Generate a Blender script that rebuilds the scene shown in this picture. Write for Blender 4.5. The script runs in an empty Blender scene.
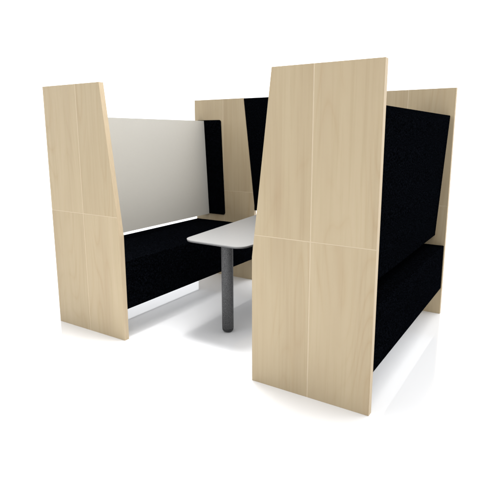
import bpy, bmesh, math, random
from mathutils import Vector, Matrix

W_BACK, W_TOP, W_FRONT = 2.05, 1.2, .6
S = 1.5                      # metres per unit of panel height (end panels are 1.5 m tall)
random.seed(4)
scene = bpy.context.scene
col = scene.collection

# ------------------------------------------------------------------ helpers
def link(name, bm, mats, parent=None, smooth=False, origin=(0, 0, 0)):
    """bm is in unit scale; result is one mesh object, its origin at `origin` (unit scale, world)"""
    bmesh.ops.recalc_face_normals(bm, faces=bm.faces)
    o3 = Vector(origin)
    for v in bm.verts:
        v.co = (v.co - o3) * S
    me = bpy.data.meshes.new(name)
    bm.to_mesh(me); bm.free()
    for m in (mats if isinstance(mats, (list, tuple)) else [mats]):
        me.materials.append(m)
    if smooth:
        for p in me.polygons: p.use_smooth = True
    o = bpy.data.objects.new(name, me)
    col.objects.link(o)
    loc = o3 * S
    if parent:
        p = parent; off = Vector((0, 0, 0))
        while p:
            off += p.location; p = p.parent
        o.parent = parent; o.location = loc - off
    else:
        o.location = loc
    return o

def thing(name, label, cat, loc, group=None):
    o = bpy.data.objects.new(name, None); col.objects.link(o)
    o.empty_display_size = .1
    o.location = Vector(loc) * S
    o['label'] = label; o['category'] = cat
    if group: o['group'] = group
    return o

def extrude(bm, prof, y0, y1, plane='xz'):
    """closed 2-D profile -> prism along the remaining axis"""
    def P(a, b, t):
        return (a, t, b) if plane == 'xz' else (a, b, t)
    A = [bm.verts.new(P(a, b, y0)) for a, b in prof]
    B = [bm.verts.new(P(a, b, y1)) for a, b in prof]
    n = len(prof)
    fs = [bm.faces.new(A), bm.faces.new(B[::-1])]
    for i in range(n):
        j = (i + 1) % n
        fs.append(bm.faces.new((A[i], B[i], B[j], A[j])))
    return fs

def bevel_sharp(bm, off, seg=3, ang=40):
    bmesh.ops.recalc_face_normals(bm, faces=bm.faces)
    es = [e for e in bm.edges if len(e.link_faces) == 2 and e.calc_face_angle(0) > math.radians(ang)]
    bmesh.ops.bevel(bm, geom=es, offset=off, segments=seg, profile=.5, affect='EDGES', clamp_overlap=True)

def round_poly(pts, rads, seg=8):
    out = []
    n = len(pts)
    for i, (p, r) in enumerate(zip(pts, rads)):
        p = Vector(p); a = Vector(pts[i - 1]); b = Vector(pts[(i + 1) % n])
        if r <= 0: out.append(tuple(p)); continue
        da = (a - p).normalized(); db = (b - p).normalized()
        half = da.angle(db) / 2
        t = r / math.tan(half)
        c = p + (da + db).normalized() * (r / math.sin(half))
        s = p + da * t - c; e = p + db * t - c
        a0 = math.atan2(s.y, s.x); a1 = math.atan2(e.y, e.x)
        d = (a1 - a0 + math.pi) % (2 * math.pi) - math.pi
        for k in range(seg + 1):
            th = a0 + d * k / seg
            out.append((c.x + r * math.cos(th), c.y + r * math.sin(th)))
    return out

# ------------------------------------------------------------------ materials
def mat(name):
    m = bpy.data.materials.new(name); m.use_nodes = True
    nt = m.node_tree
    return m, nt, nt.nodes['Principled BSDF']

def N(nt, t, **kw):
    n = nt.nodes.new(t)
    for k, v in kw.items():
        if k.startswith('i_'): n.inputs[k[2:].replace('_', ' ')].default_value = v
        else: setattr(n, k, v)
    return n

def ramp(nt, stops, fac):
    r = nt.nodes.new('ShaderNodeValToRGB')
    e = r.color_ramp.elements
    e[0].position, e[0].color = stops[0][0], (*stops[0][1], 1)
    e[1].position, e[1].color = stops[-1][0], (*stops[-1][1], 1)
    for p, c in stops[1:-1]:
        x = e.new(p); x.color = (*c, 1)
    nt.links.new(fac, r.inputs[0])
    return r

def mix(nt, a, b, f, mode='MIX'):
    m = nt.nodes.new('ShaderNodeMix'); m.data_type = 'RGBA'; m.blend_type = mode
    for s, v in ((6, a), (7, b), (0, f)):
        if hasattr(v, 'is_output'): nt.links.new(v, m.inputs[s])
        else: m.inputs[s].default_value = v if s == 0 else (*v, 1)
    return m.outputs[2]

def wood_veneer():
    m, nt, b = mat('maple_veneer')
    L = nt.links.new
    tc = N(nt, 'ShaderNodeTexCoord')
    at = N(nt, 'ShaderNodeAttribute', attribute_name='board')
    off = N(nt, 'ShaderNodeVectorMath', operation='SCALE'); off.inputs[0].default_value = (7.31, 3.7, 5.13)
    L(at.outputs['Fac'], off.inputs['Scale'])
    add = N(nt, 'ShaderNodeVectorMath', operation='ADD')
    L(tc.outputs['Object'], add.inputs[0]); L(off.outputs[0], add.inputs[1])
    # slow wander of the grain, then long vertical figure
    def mapped(sx, sz, sy=1.0, rot=0.0):
        mp = N(nt, 'ShaderNodeMapping'); mp.inputs['Scale'].default_value = (sx, sy, sz); mp.inputs['Rotation'].default_value = (0, rot, 0)
        L(add.outputs[0], mp.inputs['Vector']); return mp.outputs[0]
    n1 = N(nt, 'ShaderNodeTexNoise', i_Scale=1.0, i_Detail=3.0, i_Roughness=.5)        # broad tone bands
    L(mapped(9, .9), n1.inputs['Vector'])
    n2 = N(nt, 'ShaderNodeTexNoise', i_Scale=1.0, i_Detail=5.0, i_Roughness=.6, i_Distortion=.3)  # fine grain lines
    L(mapped(70, 1.6), n2.inputs['Vector'])
    # cathedral figure: contour lines of a smooth stretched field
    n3 = N(nt, 'ShaderNodeTexNoise', i_Scale=1.0, i_Detail=1.0, i_Roughness=.4)
    L(mapped(4.6, .62, 1.0, .02), n3.inputs['Vector'])
    mul = N(nt, 'ShaderNodeMath', operation='MULTIPLY'); mul.inputs[1].default_value = 19.0
    L(n3.outputs[0], mul.inputs[0])
    fr = N(nt, 'ShaderNodeMath', operation='PINGPONG'); fr.inputs[1].default_value = .5
    L(mul.outputs[0], fr.inputs[0])
    rings = ramp(nt, [(0.0, (1, 1, 1)), (.09, (.45, .45, .45)), (.3, (0, 0, 0)), (1, (0, 0, 0))], fr.outputs[0])
    n4 = N(nt, 'ShaderNodeTexNoise', i_Scale=1.0, i_Detail=2.0)
    L(mapped(6, 1.1), n4.inputs['Vector'])
    fade = ramp(nt, [(.38, (0, 0, 0)), (.60, (1, 1, 1))], n4.outputs[0])
    c = ramp(nt, [(.30, WOOD_D), (.5, WOOD_M), (.70, WOOD_L)], n1.outputs[0]).outputs[0]
    g = ramp(nt, [(.32, (.90, .88, .84)), (.52, (1, 1, 1)), (.75, (1.0, 1.0, 1.0))], n2.outputs[0]).outputs[0]
    c = mix(nt, c, g, .55, 'MULTIPLY')
    rf = N(nt, 'ShaderNodeMath', operation='MULTIPLY')
    L(rings.outputs[0], rf.inputs[0]); L(fade.outputs[0], rf.inputs[1])
    rf2 = N(nt, 'ShaderNodeMath', operation='MULTIPLY'); rf2.inputs[1].default_value = .3
    L(rf.outputs[0], rf2.inputs[0])
    c = mix(nt, c, (.83, .72, .60), rf2.outputs[0], 'MULTIPLY')
    # each veneer leaf has its own slight tone
    wn = N(nt, 'ShaderNodeTexWhiteNoise', noise_dimensions='1D'); L(at.outputs['Fac'], wn.inputs['W'])
    tone = ramp(nt, [(0, (.955, .95, .94)), (1, (1.0, 1.0, 1.0))], wn.outputs[0])
    c = mix(nt, c, tone.outputs[0], 1.0, 'MULTIPLY')
    L(c, b.inputs['Base Color'])
    b.inputs['Roughness'].default_value = .48
    b.inputs['Specular IOR Level'].default_value = .3
    bp = N(nt, 'ShaderNodeBump', i_Strength=.05, i_Distance=.002)
    L(n2.outputs[0], bp.inputs['Height']); L(bp.outputs[0], b.inputs['Normal'])
    return m

def plain_wood():
    m, nt, b = mat('pale_edge_wood')
    tc = N(nt, 'ShaderNodeTexCoord')
    mp = N(nt, 'ShaderNodeMapping'); mp.inputs['Scale'].default_value = (160, 160, 3)
    nt.links.new(tc.outputs['Object'], mp.inputs[0])
    n = N(nt, 'ShaderNodeTexNoise', i_Scale=1.0, i_Detail=3.0)
    nt.links.new(mp.outputs[0], n.inputs['Vector'])
    r = ramp(nt, [(.3, EDGE_D), (.7, EDGE_L)], n.outputs[0])
    nt.links.new(r.outputs[0], b.inputs['Base Color'])
    b.inputs['Roughness'].default_value = .55
    b.inputs['Specular IOR Level'].default_value = .3
    return m

def fabric(name, lo, hi, scale=620):
    m, nt, b = mat(name)
    tc = N(nt, 'ShaderNodeTexCoord')
    v = N(nt, 'ShaderNodeTexNoise', i_Scale=scale * .22, i_Detail=4.0, i_Roughness=.75)
    nt.links.new(tc.outputs['Object'], v.inputs['Vector'])
    w = N(nt, 'ShaderNodeTexVoronoi', i_Scale=scale)
    nt.links.new(tc.outputs['Object'], w.inputs['Vector'])
    r = ramp(nt, [(.46, lo), (.70, hi)], v.outputs[0])
    nt.links.new(r.outputs[0], b.inputs['Base Color'])
    b.inputs['Roughness'].default_value = .95
    b.inputs['Specular IOR Level'].default_value = .01
    b.inputs['IOR'].default_value = 1.03
    bp = N(nt, 'ShaderNodeBump', i_Strength=.5, i_Distance=.0015)
    nt.links.new(w.outputs['Distance'], bp.inputs['Height'])
    nt.links.new(bp.outputs[0], b.inputs['Normal'])
    return m

def simple(name, c, rough, spec=.5, noise=None, bump=0):
    m, nt, b = mat(name)
    b.inputs['Roughness'].default_value = rough
    b.inputs['Specular IOR Level'].default_value = spec
    tc = N(nt, 'ShaderNodeTexCoord')
    sc, d = noise or (20, .02)
    n = N(nt, 'ShaderNodeTexNoise', i_Scale=sc, i_Detail=3.0)
    nt.links.new(tc.outputs['Object'], n.inputs['Vector'])
    r = ramp(nt, [(.35, tuple(x * (1 - d) for x in c)), (.65, tuple(x * (1 + d) for x in c))], n.outputs[0])
    nt.links.new(r.outputs[0], b.inputs['Base Color'])
    if bump:
        bp = N(nt, 'ShaderNodeBump', i_Strength=bump, i_Distance=.001)
        nt.links.new(n.outputs[0], bp.inputs['Height']); nt.links.new(bp.outputs[0], b.inputs['Normal'])
    return m

WOOD_D, WOOD_M, WOOD_L = (0.447, 0.352, 0.226), (0.472, 0.378, 0.243), (0.492, 0.398, 0.260)
EDGE_D, EDGE_L = (.50, .395, .26), (.55, .44, .295)
M_WOOD = wood_veneer()
M_EDGE = plain_wood()
M_SEAM = simple('pale_seam_inlay', (.56, .46, .32), .55, .3)
M_BLACK = fabric('black_wool', (.0004, .0005, .0007), (.0056, .0068, .0100))
M_GREY = fabric('warm_grey_fabric', (.60, .58, .53), (.63, .61, .56), 900)
M_TABLE = simple('light_grey_laminate', (.305, .302, .298), .42, .4, (60, .015))
M_TEDGE = simple('table_edge_grey', (.12, .12, .122), .5, .4)
M_LEG = simple('speckled_grey_metal', (.092, .092, .094), .58, .25, (300, .55), .35)
M_CAP = simple('dark_foot_rubber', (.032, .032, .033), .6, .3)
M_BASE = simple('white_bounce_board', (.86, .86, .855), .5, .4)  # for the boards added to bounce light beneath the seats
M_FLOOR, fnt, fb = mat('white_polished_floor')
ftc = N(fnt, 'ShaderNodeTexCoord')
fn = N(fnt, 'ShaderNodeTexNoise', i_Scale=1.5, i_Detail=2.0)
fnt.links.new(ftc.outputs['Object'], fn.inputs['Vector'])
fr_ = ramp(fnt, [(.3, (.905, .908, .92)), (.7, (.915, .917, .926))], fn.outputs[0])
fnt.links.new(fr_.outputs[0], fb.inputs['Base Color'])
fb.inputs['Roughness'].default_value = .05
fb.inputs['IOR'].default_value = 1.72

# ------------------------------------------------------------------ booth pieces
D, H, L = 1.4, 1.0, 0.98          # overall width, panel height, front face to front face
WB, WT, T = 0.4005, 0.333, 0.0228   # panel width at foot and at top, thickness
SEAM, KINK = .497, .425            # veneer seam; the panels are straight below KINK and taper above it
bid = [0]

def panel(parent, outer, sgn, y0):
    """tapered end panel: vertical outer edge at x=outer, sloping inner edge; four veneer leaves each side"""
    X = lambda w: outer + sgn * w
    wz = lambda z: WB if z <= KINK else WB + (WT - WB) * (z - KINK) / (H - KINK)
    bm = bmesh.new()
    lay = bm.faces.layers.float.new('board')
    d = .0004
    for f in extrude(bm, [(X(0), 0), (X(WB), 0), (X(WB), KINK), (X(WT), H), (X(0), H)], y0 + d, y0 + T - d):
        f.material_index = 1 if len(f.verts) == 4 else 2
    g, gh = .0018, .0013
    sx, sz = .198, SEAM
    cells = []
    for z0, z1 in ((0, sz - gh), (sz + gh, H)):
        cells.append([(0, z0), (sx - g, z0), (sx - g, z1), (0, z1)])
        kk = [(WB, KINK)] if z0 < KINK < z1 else []
        cells.append([(sx + g, z0), (wz(z0), z0)] + kk + [(wz(z1), z1), (sx + g, z1)])
    for front in (True, False):
        ya, yb = (y0 + d, y0) if front else (y0 + T - d, y0 + T)
        for c in cells:
            bid[0] += 1
            before = set(bm.faces)
            pts = [(X(w), z) for w, z in c]
            A = [bm.verts.new((x, ya, z)) for x, z in pts]
            # the face leaf is eased very slightly on its edges
            cx_ = sum(p[0] for p in pts) / len(pts); cz_ = (pts[0][1] + pts[-1][1]) / 2
            e = .0005
            B = [bm.verts.new((x - math.copysign(e, x - cx_), yb, z - math.copysign(e, z - cz_))) for x, z in pts]
            bm.faces.new(B)
            n = len(pts)
            for i in range(n):
                bm.faces.new((A[i], A[(i + 1) % n], B[(i + 1) % n], B[i]))
            for f in set(bm.faces) - before:
                f[lay] = bid[0]; f.material_index = 0
    return link('end_panel', bm, [M_WOOD, M_EDGE, M_SEAM], parent, origin=(outer + sgn * .2, y0 + T / 2, 0))

def seat(parent, outer, sgn):
    X = lambda w: outer + sgn * w
    bm = bmesh.new()
    extrude(bm, [(X(.003), .121), (X(.394), .121), (X(.392), .320), (X(.003), .320)], T + .0008, L - .0008)
    bevel_sharp(bm, .0035, 3)
    st = link('seat', bm, M_BLACK, parent, origin=(X(.2), L / 2, .121))
    bm = bmesh.new()
    extrude(bm, [(X(.022), .1190), (X(.374), .1190), (X(.374), .1208), (X(.022), .1208)], T + .0012, L - .0012)
    link('seat_bounce_base', bm, M_BASE, st, origin=(X(.2), L / 2, .1165))  # white underside board, added to bounce light onto the floor below
    return st

def back_profile(outer, sgn, w0, w1, b0, b1, z0, z1, r_in=.016, r_out=.006):
    """w at top, b at foot (outer, inner)"""
    pts = [(outer + sgn * w0, z1), (outer + sgn * w1, z1), (outer + sgn * b1, z0), (outer + sgn * b0, z0)]
    return round_poly(pts, [r_out, r_in, r_in, r_out])

bl = thing('booth_bench', 'left booth bench with a light grey panel lining its backrest above a black seat', 'bench',
           (.2, L / 2 + T / 2, 0), 'high backed booth benches with maple end panels')
panel(bl, 0, 1, 0); panel(bl, 0, 1, L)
seat(bl, 0, 1)
bm = bmesh.new()
extrude(bm, back_profile(0, 1, .020, .062, .046, .089, .358, .884, .004, .004), T + .0008, L - .0008)
br = link('backrest', bm, M_BLACK, bl, origin=(.05, L / 2, .36))
bm = bmesh.new()
extrude(bm, [(.0625, .885), (.0672, .885), (.0944, .3555), (.0897, .3555)], T + .0010, L - .0010)
lin = link('lining_panel', bm, M_GREY, br, origin=(.08, L / 2, .36))
lin['label'] = 'light warm grey lining of the backrest'
for ya, yb in ((L - .0036, L - .0002), (T + .0002, T + .0036)):
    bm = bmesh.new()
    extrude(bm, back_profile(0, 1, .020, .184, .050, .2065, .3575, .8885, .013, .004), ya, yb)
    link('end_pad', bm, M_BLACK, br, origin=(.1, (ya + yb) / 2, .36))

rb = thing('booth_bench', 'right booth bench seen from behind with an all black backrest and seat', 'bench',
           (D - .2, L / 2 + T / 2, 0), 'high backed booth benches with maple end panels')
panel(rb, D, -1, 0); panel(rb, D, -1, L)
seat(rb, D, -1)
bm = bmesh.new()
extrude(bm, back_profile(D, -1, .0165, .184, .0445, .2065, .3615, .886, .013, .0035), T + .0008, L - .0008)
link('backrest', bm, M_BLACK, rb, origin=(D - .1, L / 2, .36))

# black screen closing the far end, hung between the two far panels
scr = thing('screen_panel', 'tall black upholstered screen hung between the two far maple panels', 'screen', (.7, L + T / 2, 0))
bm = bmesh.new()
def inner(z): return WB if z <= KINK else WB + (WT - WB) * (z - KINK) / (H - KINK)
z0, z1 = .398, .999
extrude(bm, [(inner(z0) + .0006, z0), (D - inner(z0) - .0006, z0), (D - inner(z0) - .0006, KINK), (D - inner(z1) - .0006, z1),
             (inner(z1) + .0006, z1), (inner(z0) + .0006, KINK)], L + .002, L + T - .002)
bevel_sharp(bm, .0015, 2)
link('panel', bm, M_BLACK, scr, origin=(.7, L + T / 2, z0))

# ------------------------------------------------------------------ table
tb = thing('table', 'pale grey tapered table on round speckled grey legs between the benches', 'table', (.7, .57, 0))
TZ, TT = .400, .0085
yn, yf = .180, .950
hw = lambda y: .147 + .100 * (y - .243)
corner = [(.7 - hw(yn), yn), (.7 + hw(yn), yn), (.7 + hw(yf), yf), (.7 - hw(yf), yf)]
prof = round_poly(corner, [.055, .046, .004, .004], 14)
bm = bmesh.new()
extrude(bm, prof, TZ - .0045, TZ, 'xy')
bevel_sharp(bm, .0011, 2)
top = link('table_top', bm, M_TABLE, tb, origin=(.7, .57, TZ - TT))
prof2 = round_poly([(.7 + (x - .7) * .992, y + (.0012 if y < .5 else -.0012)) for x, y in corner], [.054, .045, .004, .004], 14)
bm = bmesh.new()
extrude(bm, prof2, TZ - TT, TZ - .0046, 'xy')
bevel_sharp(bm, .0014, 2)
link('edge_band', bm, M_TEDGE, top, origin=(.7, .57, TZ - TT))

def lathe(prof, cx, cy, seg=40):
    bm = bmesh.new()
    rings = []
    for r, z in prof:
        rings.append([bm.verts.new((cx + r * math.cos(2 * math.pi * k / seg), cy + r * math.sin(2 * math.pi * k / seg), z)) for k in range(seg)])
    for a, b in zip(rings, rings[1:]):
        for k in range(seg):
            j = (k + 1) % seg
            bm.faces.new((a[k], a[j], b[j], b[k]))
    bm.faces.new(rings[0][::-1]); bm.faces.new(rings[-1])
    return bm
R = .0241
for ly in (.300, .800):
    lp = [(R, .0165), (R, TZ - TT - .0035), (R * 1.0, TZ - TT - .0002)]
    lg = link('leg', lathe(lp, .693 if ly < .5 else .7, ly), M_LEG, tb, True, origin=(.7, ly, 0))
    cp = [(R * .50, .0002), (R * .68, .0014), (R * .82, .0038), (R * .92, .0072), (R * .97, .0112), (R * .99, .0164)]
    link('foot_cap', lathe(cp, .693 if ly < .5 else .7, ly), M_CAP, lg, True, origin=(.7, ly, 0))
for o in bpy.data.objects:           # keep end caps of the lathed pieces flat
    if o.type == 'MESH' and o.name.split('.')[0] in ('leg', 'foot_cap'):
        for p in o.data.polygons:
            if len(p.vertices) > 4: p.use_smooth = False

# ------------------------------------------------------------------ floor
bm = bmesh.new()
s = 60
bm.faces.new([bm.verts.new(v) for v in ((-s, -s, 0), (s, -s, 0), (s, s, 0), (-s, s, 0))])
fl = link('floor', bm, M_FLOOR); fl['kind'] = 'structure'

# ------------------------------------------------------------------ light: white studio surround, key soft box, added fill lamps
w = bpy.data.worlds.new('World'); scene.world = w; w.use_nodes = True
wn_ = w.node_tree
bg = wn_.nodes['Background']
bg.inputs['Color'].default_value = (.965, .98, 1, 1)
# white cyclorama round the set, dimmer overhead and on the photographer's side of the studio
wt = N(wn_, 'ShaderNodeTexCoord')
nz = N(wn_, 'ShaderNodeSeparateXYZ'); wn_.links.new(wt.outputs['Generated'], nz.inputs[0])
mz = N(wn_, 'ShaderNodeMapRange', interpolation_type='SMOOTHSTEP')
for k, v in ((1, .25), (2, .8), (3, W_BACK), (4, W_TOP)): mz.inputs[k].default_value = v
wn_.links.new(nz.outputs['Z'], mz.inputs[0])
dt = N(wn_, 'ShaderNodeVectorMath', operation='DOT_PRODUCT'); dt.inputs[1].default_value = (.537, -.844, 0)
wn_.links.new(wt.outputs['Generated'], dt.inputs[0])
mf = N(wn_, 'ShaderNodeMapRange', interpolation_type='SMOOTHSTEP')
for k, v in ((1, -.1), (2, .7), (3, 1.0), (4, W_FRONT)): mf.inputs[k].default_value = v
wn_.links.new(dt.outputs['Value'], mf.inputs[0])
mm = N(wn_, 'ShaderNodeMath', operation='MULTIPLY')
wn_.links.new(mz.outputs[0], mm.inputs[0]); wn_.links.new(mf.outputs[0], mm.inputs[1])
wn_.links.new(mm.outputs[0], bg.inputs['Strength'])

def softbox(name, loc, target, size, power, color=(1, 1, 1)):
    l = bpy.data.lights.new(name, 'AREA'); l.shape = 'RECTANGLE'
    l.size, l.size_y = size[0] * S, size[1] * S
    l.energy = power; l.color = color
    o = bpy.data.objects.new(name, l); col.objects.link(o)
    o.location = Vector(loc) * S
    d = Vector(target) * S - o.location
    o.rotation_euler = d.to_track_quat('-Z', 'Y').to_euler()
    return o
softbox('softbox_key', (1.35, 1.2, 3.2), (.75, .45, 0), (3.0, 3.0), 225, (1, .98, .95))
softbox('far_floor_fill', (-3.5, 6.5, 5.5), (-3.5, 6.5, 0), (7, 6), 900)  # added unseen lamp, brightens the far floor to white

# added unseen spot on the floor in front of the booth: its bounce lifts the feet of the panels
sp = bpy.data.lights.new('floor_bounce_fill', 'SPOT'); sp.energy = 2200; sp.spot_size = math.radians(28); sp.spot_blend = 1.0
sp.shadow_soft_size = .7
so = bpy.data.objects.new('floor_bounce_fill', sp); col.objects.link(so)
so.location = Vector((.55, .15, 4.0)) * S
so.rotation_euler = (Vector((.6, -.62, 0)) * S - so.location).to_track_quat('-Z', 'Y').to_euler()

# ------------------------------------------------------------------ camera
yaw, pitch, roll = .5668, .1894, -.0023
fw = Vector((-math.sin(yaw) * math.cos(pitch), math.cos(yaw) * math.cos(pitch), -math.sin(pitch)))
r0 = Vector((math.cos(yaw), math.sin(yaw), 0)); u0 = r0.cross(fw)
c_, s_ = math.cos(roll), math.sin(roll)
r, u = c_ * r0 + s_ * u0, -s_ * r0 + c_ * u0
cam = bpy.data.cameras.new('camera'); co = bpy.data.objects.new('camera', cam); col.objects.link(co)
mt = Matrix((r, u, -fw)).transposed().to_4x4()
mt.translation = Vector((1.8011, -1.2804, .8074)) * S
co.matrix_world = mt
cam.sensor_width = 36; cam.lens = 488.31 / 500 * 36
cam.shift_x = (250 - 248.319) / 500
cam.shift_y = -(250 - 228.342) / 500
cam.clip_start = .02; cam.clip_end = 500
scene.camera = co

scene.view_settings.view_transform = 'Standard'
scene.view_settings.look = 'None'
scene.view_settings.exposure = 0
scene.view_settings.gamma = 1
